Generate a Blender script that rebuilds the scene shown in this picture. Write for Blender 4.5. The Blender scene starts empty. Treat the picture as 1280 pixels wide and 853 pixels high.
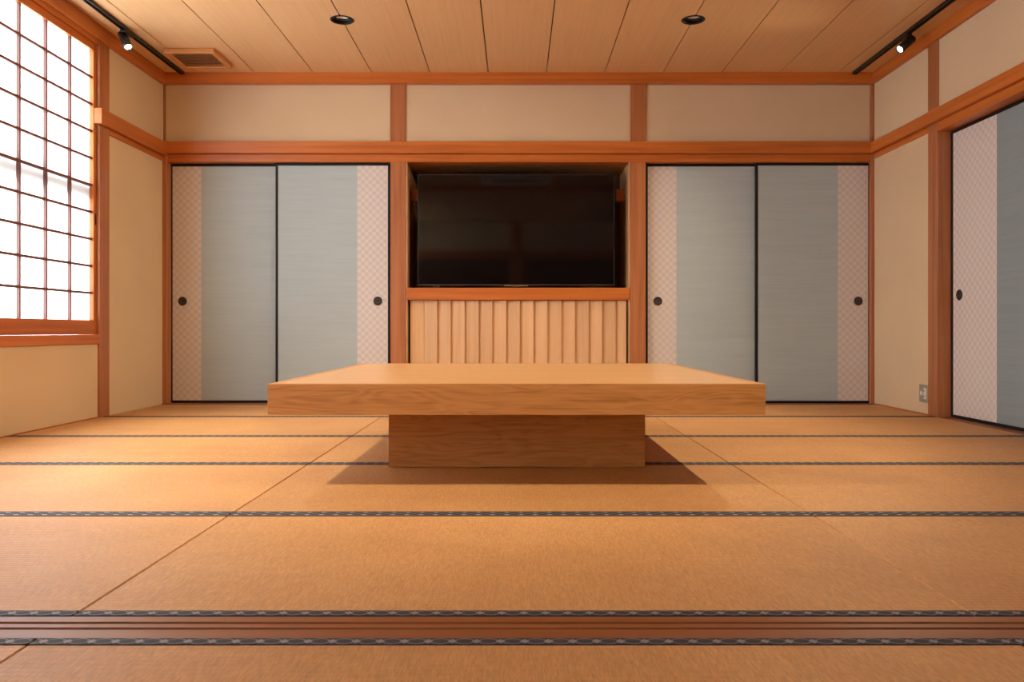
import bpy, bmesh, math, random
from mathutils import Vector, Matrix
random.seed(7)
S = bpy.context.scene
COL = S.collection

# ------------------------------------------------------------------ camera
F = 1000.0            # focal length in pixels of the 1280x853 frame
EYE = 0.545
cam = bpy.data.cameras.new('camera')
cam.sensor_width = 36.0
cam.lens = 36.0 * F / 1280.0
cam.shift_x = -5.0 / 1280.0
cam.shift_y = -13.5 / 1280.0
cam.clip_start = 0.02
camo = bpy.data.objects.new('camera', cam)
COL.objects.link(camo)
camo.location = (0, 0, EYE)
camo.rotation_euler = (math.pi / 2, 0, 0)
S.camera = camo

# ------------------------------------------------------------------ world (bright overcast daylight behind the paper windows)
W = bpy.data.worlds.new('world')
S.world = W
W.use_nodes = True
bg = W.node_tree.nodes['Background']
bg.inputs[0].default_value = (0.90, 0.95, 1.0, 1)
bg.inputs[1].default_value = 12.5

S.view_settings.view_transform = 'Standard'
S.view_settings.look = 'None'
S.view_settings.exposure = 0.04
S.cycles.max_bounces = 14
S.cycles.diffuse_bounces = 8
S.view_settings.gamma = 1.0
S.view_settings.use_curve_mapping = False

SPOT_W = 105.0        # visible track heads
SPOT_NEAR_W = 230.0   # heads nearer the threshold
WARM = (1.0, 0.79, 0.54)

# ------------------------------------------------------------------ materials
def nt(name):
    m = bpy.data.materials.new(name)
    m.use_nodes = True
    t = m.node_tree
    return m, t, t.nodes['Principled BSDF']

def N(t, kind, **kw):
    n = t.nodes.new(kind)
    for k, v in kw.items():
        setattr(n, k, v)
    return n

def ramp(t, stops):
    r = N(t, 'ShaderNodeValToRGB')
    e = r.color_ramp.elements
    while len(e) < len(stops):
        e.new(0.5)
    for i, (p, c) in enumerate(stops):
        e[i].position = p
        e[i].color = (c[0], c[1], c[2], 1)
    return r

def math_n(t, op, a, b=None, c=None):
    n = N(t, 'ShaderNodeMath', operation=op)
    for i, v in enumerate((a, b, c)):
        if v is None:
            continue
        if isinstance(v, (int, float)):
            n.inputs[i].default_value = v
        else:
            t.links.new(v, n.inputs[i])
    return n.outputs[0]

def rnd_coords(t, amount=7.0):
    """object coordinates shifted by a random amount for each object"""
    tc = N(t, 'ShaderNodeTexCoord')
    oi = N(t, 'ShaderNodeObjectInfo')
    mul = math_n(t, 'MULTIPLY', oi.outputs['Random'], amount)
    comb = N(t, 'ShaderNodeCombineXYZ')
    for i in range(3):
        t.links.new(mul, comb.inputs[i])
    add = N(t, 'ShaderNodeVectorMath', operation='ADD')
    t.links.new(tc.outputs['Object'], add.inputs[0])
    t.links.new(comb.outputs[0], add.inputs[1])
    return add.outputs[0], oi.outputs['Random']

def wood(name, dark, mid, light, axis='X', rough=0.38, across=26.0, along=1.2, figure=0.0, bump=0.05, vary=0.12, spec=0.4):
    m, t, p = nt(name)
    co, rn = rnd_coords(t)
    sc = {'X': (along, across, across), 'Y': (across, along, across), 'Z': (across, across, along)}[axis]
    mp = N(t, 'ShaderNodeMapping')
    mp.inputs['Scale'].default_value = sc
    t.links.new(co, mp.inputs[0])
    n1 = N(t, 'ShaderNodeTexNoise')
    n1.inputs['Scale'].default_value = 1.0
    n1.inputs['Detail'].default_value = 5
    n1.inputs['Roughness'].default_value = 0.62
    n1.inputs['Distortion'].default_value = 0.35
    t.links.new(mp.outputs[0], n1.inputs['Vector'])
    fac = n1.outputs['Fac']
    if figure > 0:
        mp2 = N(t, 'ShaderNodeMapping')
        fa, fc = 2.4, 15.0
        mp2.inputs['Scale'].default_value = {'X': (fa, fc, fc), 'Y': (fc, fa, fc), 'Z': (fc, fc, fa)}[axis]
        t.links.new(co, mp2.inputs[0])
        n2 = N(t, 'ShaderNodeTexNoise')
        n2.inputs['Scale'].default_value = 1.0
        n2.inputs['Detail'].default_value = 1.5
        n2.inputs['Distortion'].default_value = 0.6
        t.links.new(mp2.outputs[0], n2.inputs['Vector'])
        rings = math_n(t, 'MULTIPLY_ADD', math_n(t, 'SINE', math_n(t, 'MULTIPLY', n2.outputs['Fac'], 62.0)), 0.5, 0.5)
        mixn = math_n(t, 'ADD', math_n(t, 'MULTIPLY', rings, figure), math_n(t, 'MULTIPLY', fac, 1.0 - figure))
        fac = mixn
    r = ramp(t, [(0.28, dark), (0.5, mid), (0.74, light)])
    t.links.new(fac, r.inputs[0])
    hsv = N(t, 'ShaderNodeHueSaturation')
    t.links.new(r.outputs[0], hsv.inputs['Color'])
    v = math_n(t, 'MULTIPLY_ADD', rn, vary, 1.0 - vary / 2)
    t.links.new(v, hsv.inputs['Value'])
    t.links.new(hsv.outputs[0], p.inputs['Base Color'])
    p.inputs['Roughness'].default_value = rough
    p.inputs['Specular IOR Level'].default_value = spec
    b = N(t, 'ShaderNodeBump')
    b.inputs['Strength'].default_value = bump
    b.inputs['Distance'].default_value = 0.003
    t.links.new(fac, b.inputs['Height'])
    t.links.new(b.outputs[0], p.inputs['Normal'])
    return m

def plain(name, c, rough=0.5, metal=0.0, spec=0.5):
    m, t, p = nt(name)
    p.inputs['Base Color'].default_value = (c[0], c[1], c[2], 1)
    p.inputs['Roughness'].default_value = rough
    p.inputs['Metallic'].default_value = metal
    p.inputs['Specular IOR Level'].default_value = spec
    return m

TR = ((0.36, 0.100, 0.018), (0.50, 0.145, 0.026), (0.58, 0.185, 0.036))
M = {}
for ax in 'XYZ':
    M['trim' + ax] = wood('cedar_trim_' + ax, *TR, axis=ax, rough=0.36, across=30, along=0.9)
M['post'] = wood('cedar_post', (0.30, 0.105, 0.036), (0.40, 0.15, 0.056), (0.48, 0.195, 0.08), axis='Z', rough=0.33, across=30, along=0.9)
NT = ((0.53, 0.315, 0.15), (0.62, 0.385, 0.195), (0.67, 0.425, 0.225))
M['slat'] = wood('pale_cedar_slat', *NT, axis='Z', rough=0.45, across=30, along=0.8, vary=0.12)
M['ceil'] = wood('ceiling_board', (0.63, 0.39, 0.19), (0.68, 0.43, 0.212), (0.71, 0.455, 0.228), axis='Y', rough=0.42, across=60, along=1.5, vary=0.07, bump=0.02)
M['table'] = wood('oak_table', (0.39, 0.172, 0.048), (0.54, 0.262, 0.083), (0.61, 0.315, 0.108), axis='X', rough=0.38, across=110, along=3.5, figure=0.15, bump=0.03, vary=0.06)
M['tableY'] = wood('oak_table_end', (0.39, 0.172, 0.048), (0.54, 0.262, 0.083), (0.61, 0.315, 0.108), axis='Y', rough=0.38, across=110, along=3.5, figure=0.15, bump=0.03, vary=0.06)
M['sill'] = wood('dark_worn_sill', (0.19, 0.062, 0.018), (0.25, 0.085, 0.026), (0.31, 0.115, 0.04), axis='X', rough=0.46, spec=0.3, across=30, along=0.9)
M['tabletop_sheen'] = wood('oak_table_top_sheen', (0.52, 0.29, 0.11), (0.61, 0.36, 0.15), (0.66, 0.405, 0.18), axis='X', rough=0.30, across=40, along=1.6, figure=0.15, bump=0.02, vary=0.02, spec=0.5)  # table oak made lighter: the sheen on the top is in the colour
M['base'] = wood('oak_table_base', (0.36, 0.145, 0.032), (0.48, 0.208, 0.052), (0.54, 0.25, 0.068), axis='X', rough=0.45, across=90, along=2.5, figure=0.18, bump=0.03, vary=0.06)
M['niche'] = wood('niche_board', (0.40, 0.22, 0.10), (0.50, 0.29, 0.14), (0.56, 0.34, 0.17), axis='Z', rough=0.5, across=20, along=0.8)
M['muntin'] = plain('dark_red_brown_muntin', (0.16, 0.06, 0.042), 0.5)
M['darkwood'] = wood('dark_board', (0.06, 0.03, 0.015), (0.09, 0.045, 0.02), (0.12, 0.06, 0.03), axis='Z', rough=0.5)
M['black'] = plain('black_lacquer', (0.008, 0.008, 0.012), 0.5, 0.0, 0.2)
M['blackmetal'] = plain('black_metal', (0.012, 0.012, 0.013), 0.4)
M['hole'] = plain('dark_void', (0.01, 0.008, 0.006), 0.9)
M['bronze'] = plain('dark_bronze', (0.035, 0.03, 0.026), 0.45, 0.4)
M['bronze_rim'] = plain('bronze_rim', (0.09, 0.08, 0.07), 0.4, 0.6)
M['silver'] = plain('silver', (0.6, 0.6, 0.6), 0.25, 1.0)
M['white'] = plain('white_plastic', (0.78, 0.77, 0.74), 0.4)
M['plate'] = plain('grey_metal_plate', (0.36, 0.32, 0.25), 0.4, 0.2)
M['tvbody'] = plain('tv_plastic', (0.01, 0.01, 0.011), 0.35)
M['screen'] = plain('tv_glass', (0.003, 0.0025, 0.003), 0.05, 0.0, 0.36)
M['reflector'] = plain('grey_reflector', (0.86, 0.86, 0.86), 0.4, 0.0)
M['railing'] = plain('grey_railing', (0.35, 0.38, 0.42), 0.5)

# plaster
def plaster(name, c):
    m, t, p = nt(name)
    tc = N(t, 'ShaderNodeTexCoord')
    n1 = N(t, 'ShaderNodeTexNoise')
    n1.inputs['Scale'].default_value = 2.0
    n1.inputs['Detail'].default_value = 4
    t.links.new(tc.outputs['Object'], n1.inputs['Vector'])
    r = ramp(t, [(0.3, tuple(v * 0.96 for v in c)), (0.7, tuple(v * 1.03 for v in c))])
    t.links.new(n1.outputs['Fac'], r.inputs[0])
    t.links.new(r.outputs[0], p.inputs['Base Color'])
    n2 = N(t, 'ShaderNodeTexNoise')
    n2.inputs['Scale'].default_value = 420
    t.links.new(tc.outputs['Object'], n2.inputs['Vector'])
    b = N(t, 'ShaderNodeBump')
    b.inputs['Strength'].default_value = 0.12
    b.inputs['Distance'].default_value = 0.002
    t.links.new(n2.outputs['Fac'], b.inputs['Height'])
    t.links.new(b.outputs[0], p.inputs['Normal'])
    p.inputs['Roughness'].default_value = 0.85
    p.inputs['Specular IOR Level'].default_value = 0.15
    return m
M['plaster'] = plaster('sand_plaster', (0.64, 0.505, 0.33))

# tatami surface: ridges parallel to the long side, fine rush texture across
def tatami():
    m, t, p = nt('tatami_rush')
    co, rn = rnd_coords(t)
    tc = N(t, 'ShaderNodeTexCoord')
    n1 = N(t, 'ShaderNodeTexNoise')
    n1.inputs['Scale'].default_value = 1.6
    n1.inputs['Detail'].default_value = 6
    n1.inputs['Roughness'].default_value = 0.6
    t.links.new(co, n1.inputs['Vector'])
    r = ramp(t, [(0.3, (0.50, 0.265, 0.097)), (0.52, (0.575, 0.315, 0.12)), (0.75, (0.625, 0.36, 0.145))])
    t.links.new(n1.outputs['Fac'], r.inputs[0])
    mp = N(t, 'ShaderNodeMapping')
    mp.inputs['Scale'].default_value = (330, 42, 1)
    t.links.new(co, mp.inputs[0])
    n2 = N(t, 'ShaderNodeTexNoise')
    n2.inputs['Scale'].default_value = 1.0
    n2.inputs['Detail'].default_value = 2
    t.links.new(mp.outputs[0], n2.inputs['Vector'])
    mx = N(t, 'ShaderNodeMix', data_type='RGBA', blend_type='MULTIPLY')
    mx.inputs[0].default_value = 0.65
    r2 = ramp(t, [(0.25, (0.66, 0.63, 0.58)), (0.75, (1.2, 1.2, 1.2))])
    t.links.new(n2.outputs['Fac'], r2.inputs[0])
    t.links.new(r.outputs[0], mx.inputs[6])
    t.links.new(r2.outputs[0], mx.inputs[7])
    hsv = N(t, 'ShaderNodeHueSaturation')
    t.links.new(mx.outputs[2], hsv.inputs['Color'])
    t.links.new(math_n(t, 'MULTIPLY_ADD', rn, 0.10, 0.95), hsv.inputs['Value'])
    t.links.new(hsv.outputs[0], p.inputs['Base Color'])
    sep = N(t, 'ShaderNodeSeparateXYZ')
    t.links.new(tc.outputs['Object'], sep.inputs[0])
    ridge = math_n(t, 'ABSOLUTE', math_n(t, 'SINE', math_n(t, 'MULTIPLY', sep.outputs[1], math.pi / 0.0165)))
    hgt = math_n(t, 'ADD', ridge, math_n(t, 'MULTIPLY', n2.outputs['Fac'], 0.5))
    b = N(t, 'ShaderNodeBump')
    b.inputs['Strength'].default_value = 0.35
    b.inputs['Distance'].default_value = 0.0022
    t.links.new(hgt, b.inputs['Height'])
    t.links.new(b.outputs[0], p.inputs['Normal'])
    p.inputs['Roughness'].default_value = 0.55
    p.inputs['Specular IOR Level'].default_value = 0.35
    return m
M['tatami'] = tatami()

# cloth border of a mat: interlaced pale waves on navy
HERI = 0.029
def heri():
    m, t, p = nt('mat_border_cloth')
    tc = N(t, 'ShaderNodeTexCoord')
    sep = N(t, 'ShaderNodeSeparateXYZ')
    t.links.new(tc.outputs['Object'], sep.inputs[0])
    v = math_n(t, 'DIVIDE', sep.outputs[1], HERI)
    # pointed dark leaves with pale outlines that cross in a pale knot
    u = math_n(t, 'SUBTRACT', math_n(t, 'FRACT', math_n(t, 'DIVIDE', sep.outputs[0], 0.042)), 0.5)
    av = math_n(t, 'ABSOLUTE', v)
    lens = math_n(t, 'MULTIPLY', math_n(t, 'COSINE', math_n(t, 'MULTIPLY', u, math.pi)), 0.40)
    edge = math_n(t, 'LESS_THAN', math_n(t, 'ABSOLUTE', math_n(t, 'SUBTRACT', av, lens)), 0.065)
    knot = math_n(t, 'LESS_THAN', math_n(t, 'ADD', math_n(t, 'MULTIPLY', math_n(t, 'SUBTRACT', 0.5, math_n(t, 'ABSOLUTE', u)), 1.6), av), 0.33)
    out = math_n(t, 'MAXIMUM', math_n(t, 'MULTIPLY', edge, 0.55), knot)
    n = N(t, 'ShaderNodeTexNoise')
    n.inputs['Scale'].default_value = 240
    t.links.new(tc.outputs['Object'], n.inputs['Vector'])
    f = math_n(t, 'MULTIPLY', out, math_n(t, 'MULTIPLY_ADD', n.outputs['Fac'], 0.9, 0.3))
    r = ramp(t, [(0.0, (0.011, 0.013, 0.028)), (1.0, (0.29, 0.295, 0.32))])
    t.links.new(f, r.inputs[0])
    t.links.new(r.outputs[0], p.inputs['Base Color'])
    p.inputs['Roughness'].default_value = 0.7
    return m
M['heri'] = heri()

# sliding door papers
def door_cloth(name, c0, c1):
    m, t, p = nt(name)
    co, rn = rnd_coords(t)
    mp = N(t, 'ShaderNodeMapping')
    mp.inputs['Scale'].default_value = (3, 3, 330)
    t.links.new(co, mp.inputs[0])
    n = N(t, 'ShaderNodeTexNoise')
    n.inputs['Scale'].default_value = 1.0
    n.inputs['Detail'].default_value = 3
    t.links.new(mp.outputs[0], n.inputs['Vector'])
    mp2 = N(t, 'ShaderNodeMapping')
    mp2.inputs['Scale'].default_value = (1.5, 1.5, 28)
    t.links.new(co, mp2.inputs[0])
    n2 = N(t, 'ShaderNodeTexNoise')
    n2.inputs['Scale'].default_value = 1.0
    t.links.new(mp2.outputs[0], n2.inputs['Vector'])
    f = math_n(t, 'ADD', math_n(t, 'MULTIPLY', n.outputs['Fac'], 0.7), math_n(t, 'MULTIPLY', n2.outputs['Fac'], 0.3))
    r = ramp(t, [(0.3, c0), (0.7, c1)])
    t.links.new(f, r.inputs[0])
    t.links.new(r.outputs[0], p.inputs['Base Color'])
    p.inputs['Roughness'].default_value = 0.6
    p.inputs['Specular IOR Level'].default_value = 0.3
    b = N(t, 'ShaderNodeBump')
    b.inputs['Strength'].default_value = 0.1
    b.inputs['Distance'].default_value = 0.001
    t.links.new(n.outputs['Fac'], b.inputs['Height'])
    t.links.new(b.outputs[0], p.inputs['Normal'])
    return m
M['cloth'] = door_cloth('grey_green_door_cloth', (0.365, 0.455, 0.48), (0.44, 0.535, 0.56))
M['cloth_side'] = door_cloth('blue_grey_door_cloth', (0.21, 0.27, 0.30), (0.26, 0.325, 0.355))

def checker():
    m, t, p = nt('pink_checked_door_paper')
    tc = N(t, 'ShaderNodeTexCoord')
    mp = N(t, 'ShaderNodeMapping')
    mp.inputs['Location'].default_value = (0.003, 0.013, 0.004)
    t.links.new(tc.outputs['Object'], mp.inputs[0])
    c = N(t, 'ShaderNodeTexChecker')
    c.inputs['Scale'].default_value = 1 / 0.0275
    c.inputs['Color1'].default_value = (0.65, 0.625, 0.61, 1)
    c.inputs['Color2'].default_value = (0.575, 0.54, 0.52, 1)
    t.links.new(mp.outputs[0], c.inputs['Vector'])
    t.links.new(c.outputs['Color'], p.inputs['Base Color'])
    rr = math_n(t, 'MULTIPLY_ADD', c.outputs['Fac'], -0.2, 0.6)
    t.links.new(rr, p.inputs['Roughness'])
    return m
M['check'] = checker()

# shoji paper: thin diffuse sheet lit by the daylight outside
def paper():
    m, t, p = nt('shoji_paper')
    t.nodes.remove(p)
    out = [n for n in t.nodes if n.type == 'OUTPUT_MATERIAL'][0]
    tr = N(t, 'ShaderNodeBsdfTranslucent')
    tr.inputs[0].default_value = (0.88, 0.89, 0.90, 1)
    df = N(t, 'ShaderNodeBsdfDiffuse')
    df.inputs[0].default_value = (0.85, 0.84, 0.82, 1)
    mx = N(t, 'ShaderNodeMixShader')
    mx.inputs[0].default_value = 0.35
    t.links.new(tr.outputs[0], mx.inputs[1])
    t.links.new(df.outputs[0], mx.inputs[2])
    t.links.new(mx.outputs[0], out.inputs[0])
    return m
M['paper'] = paper()

def emit(name, c, s):
    m, t, p = nt(name)
    p.inputs['Base Color'].default_value = (0.8, 0.8, 0.8, 1)
    p.inputs['Emission Color'].default_value = (c[0], c[1], c[2], 1)
    p.inputs['Emission Strength'].default_value = s
    return m
M['lens'] = emit('lit_lens', (1.0, 0.93, 0.82), 30.0)

# ------------------------------------------------------------------ builders
def tag(o, label=None, cat=None, group=None, kind=None):
    if label: o['label'] = label
    if cat: o['category'] = cat
    if group: o['group'] = group
    if kind: o['kind'] = kind
    return o

def link(name, me, mat, parent=None, loc=(0, 0, 0), rot=(0, 0, 0)):
    o = bpy.data.objects.new(name, me)
    COL.objects.link(o)
    if mat is not None and len(me.materials) == 0:
        me.materials.append(mat)
    o.location = loc
    o.rotation_euler = rot
    if parent is not None:
        o.parent = parent
    return o

def empty(name, loc=(0, 0, 0)):
    o = bpy.data.objects.new(name, None)
    o.empty_display_size = 0.1
    COL.objects.link(o)
    o.location = loc
    return o

def bm_box(bm, x0, x1, y0, y1, z0, z1, bevel=0.0):
    vs = [bm.verts.new((x, y, z)) for x in (x0, x1) for y in (y0, y1) for z in (z0, z1)]
    q = [(0, 1, 3, 2), (4, 6, 7, 5), (0, 4, 5, 1), (2, 3, 7, 6), (0, 2, 6, 4), (1, 5, 7, 3)]
    fs = [bm.faces.new([vs[i] for i in f]) for f in q]
    if bevel > 0:
        es = list({e for f in fs for e in f.edges})
        bmesh.ops.bevel(bm, geom=es, offset=bevel, segments=1, affect='EDGES')

def fin(bm, name):
    bmesh.ops.recalc_face_normals(bm, faces=bm.faces)
    me = bpy.data.meshes.new(name)
    bm.to_mesh(me)
    bm.free()
    return me

def boxes(name, lst, mat, parent=None, bevel=0.0, loc=(0, 0, 0)):
    """one mesh from world-space boxes (x0,x1,y0,y1,z0,z1)"""
    bm = bmesh.new()
    for b in lst:
        bm_box(bm, *b, bevel=bevel)
    return link(name, fin(bm, name), mat, parent, loc)

def box(name, x0, x1, y0, y1, z0, z1, mat, parent=None, bevel=0.0015, pl=(0, 0, 0)):
    """one box with its origin at its own centre; pl = parent's world location"""
    c = Vector(((x0 + x1) / 2, (y0 + y1) / 2, (z0 + z1) / 2))
    h = Vector((abs(x1 - x0) / 2, abs(y1 - y0) / 2, abs(z1 - z0) / 2))
    bm = bmesh.new()
    bm_box(bm, -h.x, h.x, -h.y, h.y, -h.z, h.z, bevel=min(bevel, 0.3 * min(h)))
    return link(name, fin(bm, name), mat, parent, c - Vector(pl))

def lathe_mesh(name, prof, seg=32, smooth=True, cap0=False, cap1=False):
    """profile of (r,z) turned about z"""
    bm = bmesh.new()
    rings = []
    for r, z in prof:
        rings.append([bm.verts.new((r * math.cos(2 * math.pi * i / seg), r * math.sin(2 * math.pi * i / seg), z)) for i in range(seg)])
    for a, b in zip(rings, rings[1:]):
        for i in range(seg):
            bm.faces.new((a[i], a[(i + 1) % seg], b[(i + 1) % seg], b[i]))
    if cap0: bm.faces.new(rings[0])
    if cap1: bm.faces.new(rings[-1])
    me = fin(bm, name)
    if smooth:
        for p in me.polygons:
            p.use_smooth = len(p.vertices) == 4
    return me

def prism(name, pts, z0, z1):
    bm = bmesh.new()
    vs = [bm.verts.new((x, y, z0)) for x, y in pts]
    f = bm.faces.new(vs)
    r = bmesh.ops.extrude_face_region(bm, geom=[f])
    bmesh.ops.translate(bm, verts=[v for v in r['geom'] if isinstance(v, bmesh.types.BMVert)], vec=(0, 0, z1 - z0))
    return fin(bm, name)

# ------------------------------------------------------------------ dimensions (metres; x right, y away, z up)
XL, XR = -2.607, 2.648
YB = 5.92
YREAR = -2.10
CEIL = 2.44
MAW = 2.364           # underside of ceiling moulding
NAG0, NAG1 = 1.848, 1.935
KAM0 = 1.79
TH0, TH1 = 1.412, 1.522
PX = [(-0.930, -0.818), (0.847, 0.960)]

# ------------------------------------------------------------------ floor
floor = boxes('floor', [(XL - .3, XR + .4, YREAR - .2, YB + .8, -0.12, -0.056)], M['darkwood'])
tag(floor, 'tan tatami floor of long mats with dark patterned cloth borders', 'floor', kind='structure')
rows = [(5.046, 5.895), (4.113, 5.046), (3.263, 4.113), (2.370, 3.263), (1.522, 2.370),
        (0.535, 1.412), (-0.342, 0.535), (-1.22, -0.342), (-2.098, -1.22)]
cols = [(XL + .004, -0.845), (-0.845, 0.875), (0.875, XR - .004)]
for y0, y1 in rows:
    for x0, x1 in cols:
        g = 0.0012
        mat = box('tatami_mat', x0 + g, x1 - g, y0 + .0006, y1 - .0006, -0.055, 0.0, M['tatami'], floor, bevel=0.0025)
        cx, cy, hz = (x0 + x1) / 2, (y0 + y1) / 2, -0.0275
        L = x1 - x0 - 2 * g
        for yy in (y0 + .0006 + HERI / 2, y1 - .0006 - HERI / 2):
            b = box('border', x0 + g + .0006, x1 - g - .0006, yy - HERI / 2 + .0004, yy + HERI / 2 - .0004, -0.004, 0.0018, M['heri'], mat, bevel=0.0008, pl=(cx, cy, hz))

# threshold rail between the two rooms, with two sliding grooves
th = empty('trim_1', (0, (TH0 + TH1) / 2, -0.05))
tag(th, 'grooved brown wooden threshold rail set in the tatami floor', 'threshold', kind='structure')
d = TH1 - TH0
segs = [(0, .385), (.475, .645), (.735, 1.0)]
for a, b in segs:
    box('rail', XL, XR, TH0 + .001 + a * (d - .002), TH0 + .001 + b * (d - .002), -0.05, 0.0005, M['sill'], th, bevel=0.001, pl=th.location)
box('groove_bed', XL, XR, TH0 + .002, TH1 - .002, -0.054, -0.0035, plain('shaded_groove', (0.035, 0.016, 0.008), .7, 0, .2), th, bevel=0, pl=th.location)  # bed coloured dark to stand for the deep shade in the grooves

# ------------------------------------------------------------------ ceiling
ceil = boxes('ceiling', [(XL - .3, XR + .4, YREAR - .2, YB + .8, CEIL + 0.16, CEIL + 0.20)], M['darkwood'])
tag(ceil, 'brown wooden ceiling of wide boards with narrow dark joints', 'ceiling', kind='structure')
seams = [XL - .05] + [-2.347 + 0.4285 * i for i in range(12)] + [XR + .05]
DL_Y = [4.88]
DL_X = [seams[4], seams[9]]
DL_R = 0.066
for a, b in zip(seams, seams[1:]):
    x0, x1 = a + .0036, b - .0036
    pts = [(x0, YREAR - .05)]
    pts.append((x1, YREAR - .05))
    if any(abs(b - s) < 1e-6 for s in DL_X):
        for yy in sorted(DL_Y):
            for k in range(0, 17):
                th_ = -math.pi / 2 + math.pi * k / 16
                px = b - DL_R * math.cos(th_)
                pts.append((min(px, x1), yy + DL_R * math.sin(th_)))
    pts.append((x1, YB + .06)); pts.append((x0, YB + .06))
    if any(abs(a - s) < 1e-6 for s in DL_X):
        for yy in sorted(DL_Y, reverse=True):
            for k in range(0, 17):
                th_ = math.pi / 2 - math.pi * k / 16
                px = a + DL_R * math.cos(th_)
                pts.append((max(px, x0), yy + DL_R * math.sin(th_)))
    cx = (x0 + x1) / 2
    pts = [(p[0] - cx, p[1]) for p in pts]
    link('plank', prism('plank', pts, 0.0, 0.012), M['ceil'], ceil, (cx, 0, CEIL))
boxes('backing_board', [(XL - .1, XR + .1, YREAR - .1, YB + .1, CEIL + 0.125, CEIL + 0.135)], M['hole'], ceil)

# ------------------------------------------------------------------ back wall
PY = YB + 0.014       # plaster face
wb = boxes('wall_back', [
    (XL, PX[0][0], PY, PY + .1, NAG0, CEIL + .1), (PX[0][1], PX[1][0], PY, PY + .1, NAG0, CEIL + .1), (PX[1][1], XR, PY, PY + .1, NAG0, CEIL + .1),
    (XL - .2, XR + .3, 6.60, 6.70, -.1, CEIL + .17),
    (PX[0][0], PX[0][1], PY + .08, PY + .1, NAG0, CEIL + .1), (PX[1][0], PX[1][1], PY + .08, PY + .1, NAG0, CEIL + .1)], M['plaster'])
tag(wb, 'beige plaster back wall divided by reddish wooden posts and beams', 'wall', kind='structure')
# left wall
wl_boxes = [(XL - .12, XL, 5.10, 6.65, -.1, CEIL + .17)]
WIN = [(3.455, 4.985), (1.640, 3.455), (-0.35, 1.39), (-2.0, -0.35)]
wl_boxes += [(XL - .12, XL, YREAR - .2, 4.99, -.1, 0.46), (XL - .12, XL, YREAR - .2, 5.11, 2.335, CEIL + .17),
             (XL - .12, XL, -.30, 2.32, .4, 2.4), (XL - .12, XL, YREAR - .2, -2.0, .4, 2.4), (XL - .12, XL - .02, 4.985, 5.12, -.1, 2.4)]
wl = boxes('wall_left', wl_boxes, M['plaster'])
tag(wl, 'beige plaster wall around the bright paper lattice windows', 'wall', kind='structure')
# right wall
RD0, RD1 = 1.62, 5.006
wr = boxes('wall_right', [(XR, XR + .30, 5.09, 6.65, -.1, CEIL + .17), (XR, XR + .24, YREAR - .2, 5.12, NAG0, CEIL + .17),
                          (XR, XR + .30, YREAR - .2, RD0 - .1, -.1, NAG0 + .02), (XR + .22, XR + .30, RD0 - .2, 5.2, -.1, CEIL + .17)], M['plaster'])
tag(wr, 'beige plaster side wall holding a low outlet and sliding doors', 'wall', kind='structure')
# rear wall (only seen as a reflection in the television)
wq = boxes('wall_rear', [(XL - .2, XR + .3, YREAR - .15, YREAR, -.1, CEIL + .17)], M['plaster'])
tag(wq, 'plaster wall at the far end of the adjoining room', 'wall', kind='structure')
for (a, b) in ((XL, -1.75), (-1.75, -.1), (.1, 1.75), (1.75, XR)):
    box('dark_panel', a + .01, b - .01, YREAR, YREAR + .02, 0.0, KAM0, M['darkwood'], wq)
box('pillar', -.09, .09, YREAR, YREAR + .03, 0, CEIL, M['trimZ'], wq)
box('beam', XL, XR, YREAR, YREAR + .04, KAM0, NAG1, M['trimX'], wq)

# posts
def trim(n, lst, mat, label, cat='post', bevel=0.002):
    """a piece of the woodwork; the first box is the main piece"""
    x0, x1, y0, y1, z0, z1 = lst[0]
    o = box('trim_%d' % n, x0, x1, y0, y1, z0, z1, mat, None, bevel)
    tag(o, label, cat, kind='structure')
    for b in lst[1:]:
        box(b[6], *b[:6], b[7], o, bevel, pl=o.location)
    return o
trim(2, [(PX[0][0], PX[0][1], YB, YB + .11, -.05, MAW + .01)], M['post'], 'reddish wooden post beside the television niche and checked door with silvery pull')
trim(3, [(PX[1][0], PX[1][1], YB, YB + .11, -.05, MAW + .01)], M['post'], 'reddish wooden post at the edge of niche farther from the window')
trim(4, [(XL - .02, XL + .030, YB - .022, YB + .1, -.05, NAG0), (XL - .02, XL + .010, YB - .008, YB + .1, NAG0, MAW + .01, 'upper_post', M['post'])], M['post'], 'slim reddish corner post between window wall and sliding doors')
trim(5, [(XR - .024, XR + .02, YB - .01, YB + .1, -.05, MAW + .01)], M['post'], 'slim reddish corner post beside plaster wall with outlet')
trim(6, [(XL - .03, XL + .012, 4.985, 5.108, -.05, MAW + .01)], M['post'], 'reddish wooden post at the edge of paper lattice window')
trim(7, [(XR - .012, XR + .075, RD1, 5.120, -.05, MAW + .01)], M['post'], 'reddish wooden post beside sliding door and wall outlet')

# beams on the back wall: long rail (nageshi) and lintel with door groove
trim(8, [(XL + .02, XR - .02, YB - .040, YB + .01, NAG0, NAG1)], M['trimX'], 'long reddish wooden rail running above doors and television niche', 'beam', 0.003)
kam = trim(9, [(XL + .02, XR - .02, YB - .004, YB + .13, KAM0, NAG0 - .001)], M['trimX'], 'reddish wooden lintel directly above sliding doors and niche', 'lintel')
trim(10, [(XL, XR, YB - .045, YB + .02, MAW, CEIL + .01)], M['trimX'], 'reddish ceiling moulding along the wall with television', 'moulding', 0.003)
trim(11, [(XL - .02, XL + .03, YREAR, YB - .04, MAW - .01, CEIL + .01)], M['trimY'], 'reddish ceiling moulding above the paper lattice window', 'moulding', 0.003)
trim(12, [(XR - .03, XR + .02, YREAR, YB - .04, MAW, CEIL + .01)], M['trimY'], 'reddish ceiling moulding above wall with outlet', 'moulding', 0.003)
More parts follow.
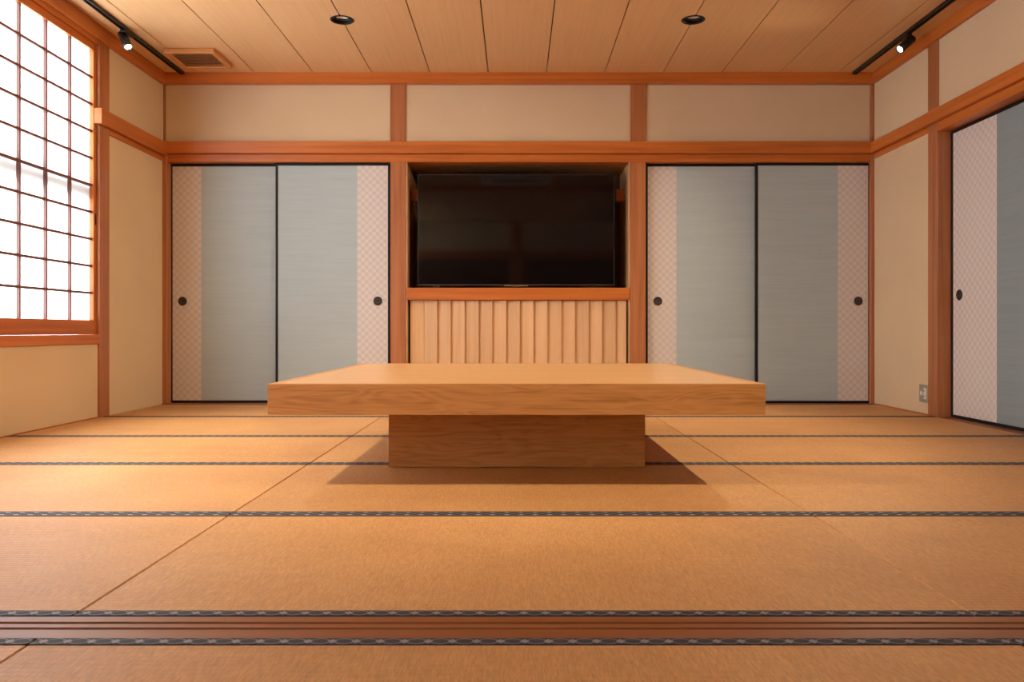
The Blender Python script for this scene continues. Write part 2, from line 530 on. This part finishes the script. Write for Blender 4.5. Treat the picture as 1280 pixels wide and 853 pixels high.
# left wall short rail and its lintel strip
trim(13, [(XL - .01, XL + .042, 4.955, YB - .03, NAG0 - .02, NAG1 - .01), (XL - .01, XL + .014, 5.108, YB - .02, NAG0 - .055, NAG0 - .021, 'strip', M['trimY'])], M['trimY'], 'short reddish rail between window post and room corner', 'beam', 0.003)
# right wall rail and lintel
trim(14, [(XR - .040, XR + .01, 1.5, YB - .03, NAG0, NAG1 - .008), (XR - .012, XR + .13, 1.5, 5.008, KAM0, NAG0 - .001, 'lintel', M['trimY']), (XR - .012, XR + .01, 5.12, YB - .02, KAM0 + .02, NAG0 - .001, 'strip', M['trimY'])],
     M['trimY'], 'reddish rail and lintel on the wall with outlet', 'beam', 0.003)
# floor sills
trim(15, [(PX[1][1] - .01, XR - .02, 5.897, YB + .13, -.05, 0.001)], M['trimX'], 'flush wooden door sill beside wall with outlet', 'sill')
trim(16, [(XL + .03, PX[0][0] + .01, 5.897, YB + .13, -.05, 0.001)], M['trimX'], 'flush wooden door sill at the window end of the room', 'sill')
trim(17, [(XR - .003, XR + .20, RD0 - .1, RD1, -.05, 0.002)], M['sill'], 'wooden sill under the side wall sliding doors', 'sill')
# window surround: sill and head
trim(18, [(XL - .10, XL + .014, 2.32, 4.985, 0.46, 0.518)], M['trimY'], 'reddish wooden sill under the paper lattice windows', 'sill')
trim(19, [(XL - .10, XL + .008, 2.32, 4.985, 2.325, MAW)], M['trimY'], 'reddish wooden head above the paper lattice windows', 'lintel')
trim(20, [(XL - .03, XL + .012, 1.42, 1.62, -.05, MAW)], M['trimZ'], 'reddish wooden post between windows at the threshold')
trim(21, [(XR - .012, XR + .13, 1.42, RD0, -.05, MAW)], M['trimZ'], 'reddish wooden post between rooms on the outlet side')
trim(22, [(XL + .03, XR - .03, TH0, TH1, MAW, CEIL + .005)], M['trimX'], 'reddish ceiling beam over the grooved threshold rail', 'beam')
# thin wooden strips where plaster meets mats
for nm, x0, x1, a, b, lab in (('baseboard_left', XL - .02, XL + .004, -2.0, 4.985, 'thin wooden strip under plaster below the lattice window'),
                             ('baseboard_right', XR - .004, XR + .02, 5.12, 5.91, 'thin wooden strip under plaster with the outlet')):
    tag(box(nm, x0, x1, a, b, -.05, .006, M['trimY'], None, .0005), lab, 'baseboard', kind='structure')

# ------------------------------------------------------------------ television niche
NX0, NX1 = PX[0][1] + .002, PX[1][0] - .002
NB = 6.42
ni = empty('trim_23', (0.014, YB, 0.0))
tag(ni, 'wooden recess holding the television above a slatted panel', 'niche', kind='structure')
NL = ni.location
box('side_board', NX0 - .0, NX0 + .012, YB + .004, NB, 0.0, KAM0, M['niche'], ni, pl=NL)
box('side_board', NX1 - .012, NX1, YB + .004, NB, 0.0, KAM0, M['niche'], ni, pl=NL)
box('back_board', NX0, NX1, NB, NB + .02, 0.0, KAM0 + .06, M['darkwood'], ni, pl=NL)
box('top_board', NX0, NX1, YB + .13, NB, KAM0 + .001, KAM0 + .02, M['niche'], ni, pl=NL)
box('shelf', NX0 + .012, NX1 - .012, YB + .05, NB, 0.835, 0.857, M['niche'], ni, pl=NL)
box('front_rail', NX0 + .004, NX1 - .004, YB - .006, YB + .055, 0.770, 0.859, M['trimX'], ni, pl=NL)
box('bracket', NX0 + .012, NX0 + .075, 6.14, 6.22, 1.54, 1.628, M['trimX'], ni, pl=NL)
box('bracket', NX1 - .075, NX1 - .012, 6.14, 6.22, 1.54, 1.628, M['trimX'], ni, pl=NL)
box('dark_liner', NX0 + .012, NX1 - .012, YB + .085, YB + .095, 0.0, 0.83, M['hole'], ni, pl=NL)

# slatted panel under the niche: overlapping vertical boards
sp = empty('slatted_panel', (0.014, YB + .03, 0.0))
tag(sp, 'pale vertical slatted wooden panel under the television', 'panel')
xe = [512.4, 530, 546.9, 563.7, 581.3, 598.7, 615.8, 633.1, 650.2, 667.3, 684.9, 702, 719.1, 736.2, 753.1, 770, 783.2]
xe = [(v - 645) / 168.2 for v in xe]
for i, (a, b) in enumerate(zip(xe, xe[1:])):
    w = b - a
    bm = bmesh.new()
    # cross-section: the far edge of each board stands proud of the next one
    y_in, y_out = 0.015, -0.006
    if i == 0: y_in, y_out = 0.015, 0.012
    prof = [(-w / 2, y_in), (w / 2 - .004, y_out), (w / 2 - .001, y_out + .003), (w / 2 - .001, 0.030), (-w / 2, 0.030)]
    lo = [bm.verts.new((x, y, 0.002)) for x, y in prof]
    hi = [bm.verts.new((x, y, 0.768)) for x, y in prof]
    bm.faces.new(lo); bm.faces.new(hi)
    for k in range(5):
        bm.faces.new((lo[k], lo[(k + 1) % 5], hi[(k + 1) % 5], hi[k]))
    link('slat', fin(bm, 'slat'), M['slat'], sp, ((a + b) / 2 - sp.location.x, 0, 0))
box('backing', xe[0] + .001, xe[-1] - .001, YB + .061, YB + .075, 0.002, 0.768, M['slat'], sp, pl=sp.location)

# television
TVY = 5.965
tv = empty('television', (0, TVY + .03, 0.859))
tag(tv, 'large black flat screen television standing in the wooden niche', 'television')
TL = tv.location
tx0, tx1, tz0, tz1 = -0.733, 0.734, 0.876, 1.708
box('body', tx0 + .01, tx1 - .01, TVY + .006, TVY + .055, tz0 + .004, tz1 - .01, M['tvbody'], tv, .004, pl=TL)
box('screen', tx0 + .006, tx1 - .006, TVY - .001, TVY + .006, tz0 + .014, tz1 - .006, M['screen'], tv, .0005, pl=TL)
fr = boxes('bezel', [(tx0, tx0 + .006, TVY - .004, TVY + .012, tz0, tz1), (tx1 - .006, tx1, TVY - .004, TVY + .012, tz0, tz1),
                     (tx0, tx1, TVY - .004, TVY + .012, tz1 - .006, tz1)], M['tvbody'], tv, 0, loc=-TL)
box('bottom_trim', tx0, tx1, TVY - .005, TVY + .012, tz0, tz0 + .012, plain('dark_bezel_metal', (0.06, 0.045, 0.03), .3, .7), tv, .001, pl=TL)
box('badge', -.088, .088, TVY - .011, TVY - .005, tz0 - .004, tz0 + .007, M['silver'], tv, .001, pl=TL)
for sx in (-.59, .59):
    f = boxes('foot', [(sx - .02, sx + .02, TVY + .0, TVY + .05, tz0 - .008, tz0 + .02), (sx - .018, sx + .018, TVY - .02, TVY + .17, 0.8572, tz0 - .006)], M['tvbody'], tv, .001, loc=-TL)

# ------------------------------------------------------------------ sliding doors
def fusuma(n, origin, w, h, side, stripe, rotz, label, cloth='cloth', pull_inset=None):
    """paper door lying in its local xz plane, facing local -y; side=-1: checked stripe at local low x"""
    r = empty('door_%d' % n, origin)
    r.rotation_euler = (0, 0, rotz)
    tag(r, label, 'sliding door', kind='structure')
    fw, ft = 0.018, 0.026
    box('frame_stile', 0, fw, 0, ft, 0, h, M['black'], r, .003)
    box('frame_stile', w - fw, w, 0, ft, 0, h, M['black'], r, .003)
    box('frame_rail', fw, w - fw, 0, ft, 0, fw, M['black'], r, .003)
    box('frame_rail', fw, w - fw, 0, ft, h - fw, h, M['black'], r, .003)
    a, b = (fw, fw + stripe) if side < 0 else (w - fw - stripe, w - fw)
    box('checked_paper', a, b, .005, .020, fw, h - fw, M['check'], r, 0)
    c, d_ = (b, w - fw) if side < 0 else (fw, a)
    box('grey_cloth', c, d_, .005, .020, fw, h - fw, M[cloth], r, 0)
    pi = 0.075 if pull_inset is None else pull_inset
    px = fw + pi if side < 0 else w - fw - pi
    me = lathe_mesh('door_pull', [(0.0325, -.001), (0.0335, .0015), (0.031, .0045), (0.028, .0045), (0.0265, .001)], 28)
    p = link('door_pull', me, M['bronze'], r, (px, .005, 0.762 - origin[2]), (math.pi / 2, 0, 0))
    me2 = lathe_mesh('pull_dish', [(0.0268, .003), (0.026, .0016), (.017, .0012), (.016, .0022), (.0125, .0022), (.012, .0014), (0.0001, .0014)], 28)
    link('pull_dish', me2, M['bronze'], p)
    link('pull_ring', lathe_mesh('pull_ring', [(.0165, .0012), (.0165, .0034), (.0135, .0034), (.0135, .0012)], 28), M['bronze_rim'], p)
    return r
FH = KAM0 - .004
x = lambda px_: (px_ - 645) / 168.0
yA, yB_ = YB + .058, YB + .026
fusuma(1, (x(210.5), yA, .002), x(350) - x(210.5), FH, -1, 0.214, 0, 'grey sliding door with checked stripe beside the corner near the window')
fusuma(2, (x(344.6), yB_, .002), x(488) - x(344.6), FH, 1, 0.228, 0, 'grey sliding door with checked stripe next to niche, window side')
fusuma(3, (x(807.5), yA, .002), x(950) - x(807.5), FH, -1, 0.214, 0, 'grey sliding door with checked stripe next to niche, outlet side')
fusuma(4, (x(944.2), yB_, .002), x(1088.2) - x(944.2), FH, 1, 0.225, 0, 'grey sliding door with checked stripe beside the plaster wall with outlet')
# side wall doors (local x runs towards the camera)
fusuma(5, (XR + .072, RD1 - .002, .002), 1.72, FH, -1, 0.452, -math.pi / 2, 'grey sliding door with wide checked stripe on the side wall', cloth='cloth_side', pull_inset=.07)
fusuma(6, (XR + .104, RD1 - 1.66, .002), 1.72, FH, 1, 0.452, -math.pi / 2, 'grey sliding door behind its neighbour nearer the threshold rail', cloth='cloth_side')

# ------------------------------------------------------------------ paper lattice windows
def shoji(n, y0, y1, label, ncol, latch=True):
    """sliding lattice frame in the left wall between y0 and y1"""
    r = empty('window_%d' % n, (XL - .045, (y0 + y1) / 2, 0.518))
    tag(r, label, 'window', kind='structure')
    R = r.location
    xa, xb = XL - .040, XL - .007
    z0, z1 = 0.519, 2.325
    iz0, iz1 = 0.608, 2.278
    s = 0.030
    iy0, iy1 = y0 + s, y1 - s
    box('stile', xa, xb, y0, iy0, z0, z1, M['trimZ'], r, .002, pl=R)
    box('stile', xa, xb, iy1, y1, z0, z1, M['trimZ'], r, .002, pl=R)
    box('rail', xa, xb, iy0, iy1, z0, iz0, M['trimY'], r, .002, pl=R)
    box('rail', xa, xb, iy0, iy1, iz1, z1, M['trimY'], r, .002, pl=R)
    nrow = 10
    pw, ph = (iy1 - iy0) / ncol, (iz1 - iz0) / nrow
    bar = 0.013
    for k in range(1, ncol):
        yy = iy0 + pw * k
        box('muntin', xa + .008, xb - .006, yy - bar / 2, yy + bar / 2, iz0, iz1, M['muntin'], r, .001, pl=R)
    for k in range(1, nrow):
        zz = iz0 + ph * k
        box('muntin', xa + .0085, xb - .0075, iy0, iy1, zz - bar / 2 - .001, zz + bar / 2 + .001, M['muntin'], r, .001, pl=R)
    me = None
    bm = bmesh.new()
    vs = [bm.verts.new((0, a * pw / 2, b * ph / 2)) for a, b in ((-1, -1), (1, -1), (1, 1), (-1, 1))]
    bm.faces.new(vs)
    me = fin(bm, 'paper_pane')
    for i in range(ncol):
        for k in range(nrow):
            link('paper_pane', me, M['paper'], r, (xa + .006 - R.x, iy0 + pw * (i + .5) - R.y, iz0 + ph * (k + .5) - R.z))
    if latch:
        box('finger_pull', xb - .001, xb + .003, y1 - .016, y1 - .006, 1.20, 1.27, M['black'], r, .001, pl=R)
shoji(1, 3.475, 4.982, 'tall paper lattice window beside the reddish post on plaster wall', 6)
shoji(2, 2.34, 3.47, 'narrower paper lattice window between its neighbour and the plaster', 4, False)
# unseen glazed window added in the adjoining room for frontal daylight fill
gw = empty('window_3', (XL - .05, -1.15, 0.46))
tag(gw, 'unseen clear glazed window added in the adjoining room for daylight fill', 'window', kind='structure')
gm, gt, gp = nt('clear_glass')
gt.nodes.remove(gp)
_o = [n_ for n_ in gt.nodes if n_.type == 'OUTPUT_MATERIAL'][0]
_a, _b, _m = N(gt, 'ShaderNodeBsdfTransparent'), N(gt, 'ShaderNodeBsdfGlossy'), N(gt, 'ShaderNodeMixShader')
_b.inputs['Roughness'].default_value = 0.02
_m.inputs[0].default_value = 0.06
gt.links.new(_a.outputs[0], _m.inputs[1]); gt.links.new(_b.outputs[0], _m.inputs[2]); gt.links.new(_m.outputs[0], _o.inputs[0])
GL = gw.location
for a, b in ((-2.0, -1.15), (-1.15, -0.30)):
    box('frame', XL - .07, XL - .03, a, a + .04, .46, 2.30, M['trimZ'], gw, .002, pl=GL)
    box('frame', XL - .07, XL - .03, b - .04, b, .46, 2.30, M['trimZ'], gw, .002, pl=GL)
    box('rail', XL - .07, XL - .03, a + .04, b - .04, .46, .52, M['trimY'], gw, .002, pl=GL)
    box('rail', XL - .07, XL - .03, a + .04, b - .04, 2.25, 2.30, M['trimY'], gw, .002, pl=GL)
    box('glass_pane', XL - .052, XL - .048, a + .04, b - .04, .52, 2.25, gm, gw, 0, pl=GL)
# bar of the outer sash just behind the paper, seen as a soft shadow
rl = empty('window_bar', (XL - .075, 3.65, 1.35))
tag(rl, 'grey crossbar of the outer sash showing as soft shadow through paper', 'window bar', kind='structure')
box('crossbar', XL - .095, XL - .055, 2.34, 4.985, 1.345, 1.455, M['railing'], rl, .004, pl=rl.location)

# ------------------------------------------------------------------ table
TX0, TX1 = -0.862, 0.866
TY0, TY1 = 2.775, 4.50
TZ0, TZ1 = 0.251, 0.3585
tb = empty('low_table', (0, (TY0 + TY1) / 2, 0))
tag(tb, 'low square wooden table with thick top on a broad block base', 'table')
BL = tb.location
e = 0.030
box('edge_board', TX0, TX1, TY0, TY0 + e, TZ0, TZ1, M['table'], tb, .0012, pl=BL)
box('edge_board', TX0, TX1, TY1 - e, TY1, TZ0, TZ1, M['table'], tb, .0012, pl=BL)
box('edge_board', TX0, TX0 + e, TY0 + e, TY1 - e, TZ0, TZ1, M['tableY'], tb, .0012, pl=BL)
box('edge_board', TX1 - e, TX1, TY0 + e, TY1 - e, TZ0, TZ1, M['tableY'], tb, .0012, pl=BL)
box('top_panel', TX0 + e, TX1 - e, TY0 + e, TY1 - e, TZ0 + .004, TZ1, M['tabletop_sheen'], tb, .0012, pl=BL)
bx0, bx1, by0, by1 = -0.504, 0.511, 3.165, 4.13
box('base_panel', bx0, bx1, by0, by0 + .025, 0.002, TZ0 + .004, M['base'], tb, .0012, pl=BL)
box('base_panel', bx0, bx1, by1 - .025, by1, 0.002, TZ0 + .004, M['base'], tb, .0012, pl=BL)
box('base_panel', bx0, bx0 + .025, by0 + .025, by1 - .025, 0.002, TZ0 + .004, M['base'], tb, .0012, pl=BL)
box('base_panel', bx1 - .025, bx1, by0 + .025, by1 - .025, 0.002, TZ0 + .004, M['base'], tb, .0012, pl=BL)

# ------------------------------------------------------------------ ceiling fittings
def track(xc, label):
    r = empty('ceiling_track', (xc, 3.6, CEIL))
    tag(r, label, 'light track', 'black ceiling light tracks')
    bm = bmesh.new()
    for a, b, c, d_ in ((-.017, -.010, -.020, 0), (.010, .017, -.020, 0), (-.010, .010, -.010, 0)):
        bm_box(bm, a, b, -2.0, 2.25, c, d_)
    link('rail', fin(bm, 'rail'), M['blackmetal'], r)
    box('end_cap', -.0185, .0185, 2.25, 2.262, -.0215, 0, M['blackmetal'], r, .002)
    box('end_cap', -.0185, .0185, -2.012, -2.0, -.0215, 0, M['blackmetal'], r, .002)
TXL, TXR = -2.447, 2.482
track(TXL, 'black ceiling light track above the paper lattice window')
track(TXR, 'black ceiling light track above the plaster wall with outlet')

def spot(xc, yc, aim, power, label, cone=75, blend=0.6, energy_col=WARM):
    r = empty('spotlight', (xc, yc, CEIL - .020))
    tag(r, label, 'spotlight', 'spotlights on the ceiling tracks')
    box('adapter', -.016, .016, -.055, .055, -.016, .0, M['blackmetal'], r, .002)
    piv = Vector((0, -.035, -.052))
    dv = (Vector(aim) - (Vector((xc, yc, CEIL - .020)) + piv)).normalized()
    rot = dv.to_track_quat('-Z', 'Y').to_euler()
    link('stem', lathe_mesh('stem', [(.009, -.052), (.009, -.012)], 16, cap0=True, cap1=True), M['blackmetal'], r, (0, -.035, 0))
    head = lathe_mesh('head', [(.0001, .058), (.022, .058), (.0255, .054), (.0255, .02), (.0265, .019), (.0265, -.072), (.0245, -.073), (.0225, -.070), (.0185, -.064)], 32)
    h = link('head', head, M['blackmetal'], r, piv + dv * .012, rot)
    ln = lathe_mesh('lens', [(.019, -.0645), (.014, -.0672), (.0001, -.0685)], 32)
    link('lens', ln, M['lens'], h)
    L = bpy.data.lights.new('spot_lamp', 'SPOT')
    L.energy = power
    L.color = energy_col
    L.spot_size = math.radians(cone)
    L.spot_blend = blend
    L.shadow_soft_size = 0.010
    lo = bpy.data.objects.new('spot_lamp', L)
    COL.objects.link(lo)
    lo.parent = h
    lo.location = (0, 0, -.092)
    return r
spot(TXL, 5.03, (-1.0, 4.0, 0), SPOT_W, 'lit black spotlight on the track above the paper lattice window', cone=85, blend=.8)
spot(TXR, 5.10, (-0.4, 4.3, 0), SPOT_W * 1.4, 'lit black spotlight on the track above the plaster wall with outlet', cone=110, blend=.9)
spot(TXL, 2.35, (-0.1, 3.85, 0.0), SPOT_NEAR_W * .95, 'black spotlight nearer the threshold on the window side track', cone=84, blend=.9)
spot(TXR, 2.35, (-0.6, 4.1, 0.2), SPOT_NEAR_W, 'black spotlight nearer the threshold on the outlet side track', cone=84, blend=.9)

def downlight(xc, yc, label):
    r = empty('downlight', (xc, yc, CEIL))
    tag(r, label, 'ceiling light', 'round black recessed downlights')
    link('ring', lathe_mesh('ring', [(.063, .002), (.071, .002), (.0715, -.002), (.069, -.005), (.060, -.004), (.058, .002), (.056, .012), (.063, .012)], 40), M['black'], r)
    link('baffle', lathe_mesh('baffle', [(.0605, .011), (.050, .020), (.046, .024)], 40), M['blackmetal'], r)
    link('reflector', lathe_mesh('reflector', [(.0475, .0235), (.042, .036), (.030, .042), (.0001, .043)], 40), M['reflector'], r)
downlight(DL_X[0], DL_Y[0], 'round black recessed downlight in the ceiling on the window side')
downlight(DL_X[1], DL_Y[0], 'round black recessed downlight in the ceiling on the outlet side')

# wooden air vent
vt = empty('ceiling_vent', (-2.197, 5.54, CEIL))
tag(vt, 'square wooden louvred air vent on the ceiling near the corner', 'vent')
hw, fw, dp = 0.172, 0.034, 0.030
M['louvre'] = wood('louvre_wood', (0.24, 0.085, 0.02), (0.32, 0.12, 0.03), (0.38, 0.15, 0.04), axis='X', rough=.7)
M['ventX'] = wood('vent_wood_x', (0.46, 0.20, 0.062), (0.54, 0.245, 0.08), (0.58, 0.28, 0.095), axis='X', rough=.6)
M['ventY'] = wood('vent_wood_y', (0.46, 0.20, 0.062), (0.54, 0.245, 0.08), (0.58, 0.28, 0.095), axis='Y', rough=.6)
box('frame_bar', -hw, hw, -hw, -hw + fw, -dp, 0, M['ventX'], vt, .006)
box('frame_bar', -hw, hw, hw - fw, hw, -dp, 0, M['ventX'], vt, .006)
box('frame_bar', -hw, -hw + fw, -hw + fw, hw - fw, -dp, 0, M['ventY'], vt, .006)
box('frame_bar', hw - fw, hw, -hw + fw, hw - fw, -dp, 0, M['ventY'], vt, .006)
box('backing', -hw + fw, hw - fw, -hw + fw, hw - fw, -.006, 0, M['darkwood'], vt, 0)
n = 12
for k in range(n):
    yy = -hw + fw + (k + .5) * (2 * hw - 2 * fw) / n
    s_ = box('louvre', -hw + fw, hw - fw, yy - .010, yy + .010, -.0185, -.0145, M['louvre'], vt, .001)
    s_.rotation_euler = (math.radians(22), 0, 0)

# cassette air conditioner (seen mirrored in the television)
ac = empty('air_conditioner', (0, 1.90, CEIL))
tag(ac, 'white ceiling cassette air conditioner mirrored in the television screen', 'air conditioner')
for a, b, c, d_ in ((-.44, .44, -.25, -.13), (-.44, .44, .13, .25), (-.44, -.30, -.13, .13), (.30, .44, -.13, .13)):
    box('panel', a, b, c, d_, -.03, 0, M['white'], ac, .006)
box('grille', -.30, .30, -.13, .13, -.018, 0, plain('grey_grille', (.16, .16, .16), .6), ac, 0)
for k in range(10):
    xx = -.27 + .06 * k
    box('grille_bar', xx - .006, xx + .006, -.13, .13, -.026, -.018, M['white'], ac, .001)

# ------------------------------------------------------------------ wall outlet
ou = empty('wall_outlet', (XR, 5.19, 0.135))
tag(ou, 'small grey wall outlet with white sockets low on the plaster', 'outlet')
box('cover_plate', -.005, 0.0, -.055, .055, -.058, .058, M['plate'], ou, .002)
so = box('socket', -.009, -.004, -.036, -.010, -.036, .036, M['white'], ou, .002)
for dz in (-.018, .018):
    for dy in (-.005, .005):
        box('slot', -.0056, -.0046, dy - .001, dy + .001, dz - .005, dz + .005, M['hole'], so, 0)
box('television_jack', -.009, -.004, .012, .034, -.012, .012, M['white'], ou, .002)
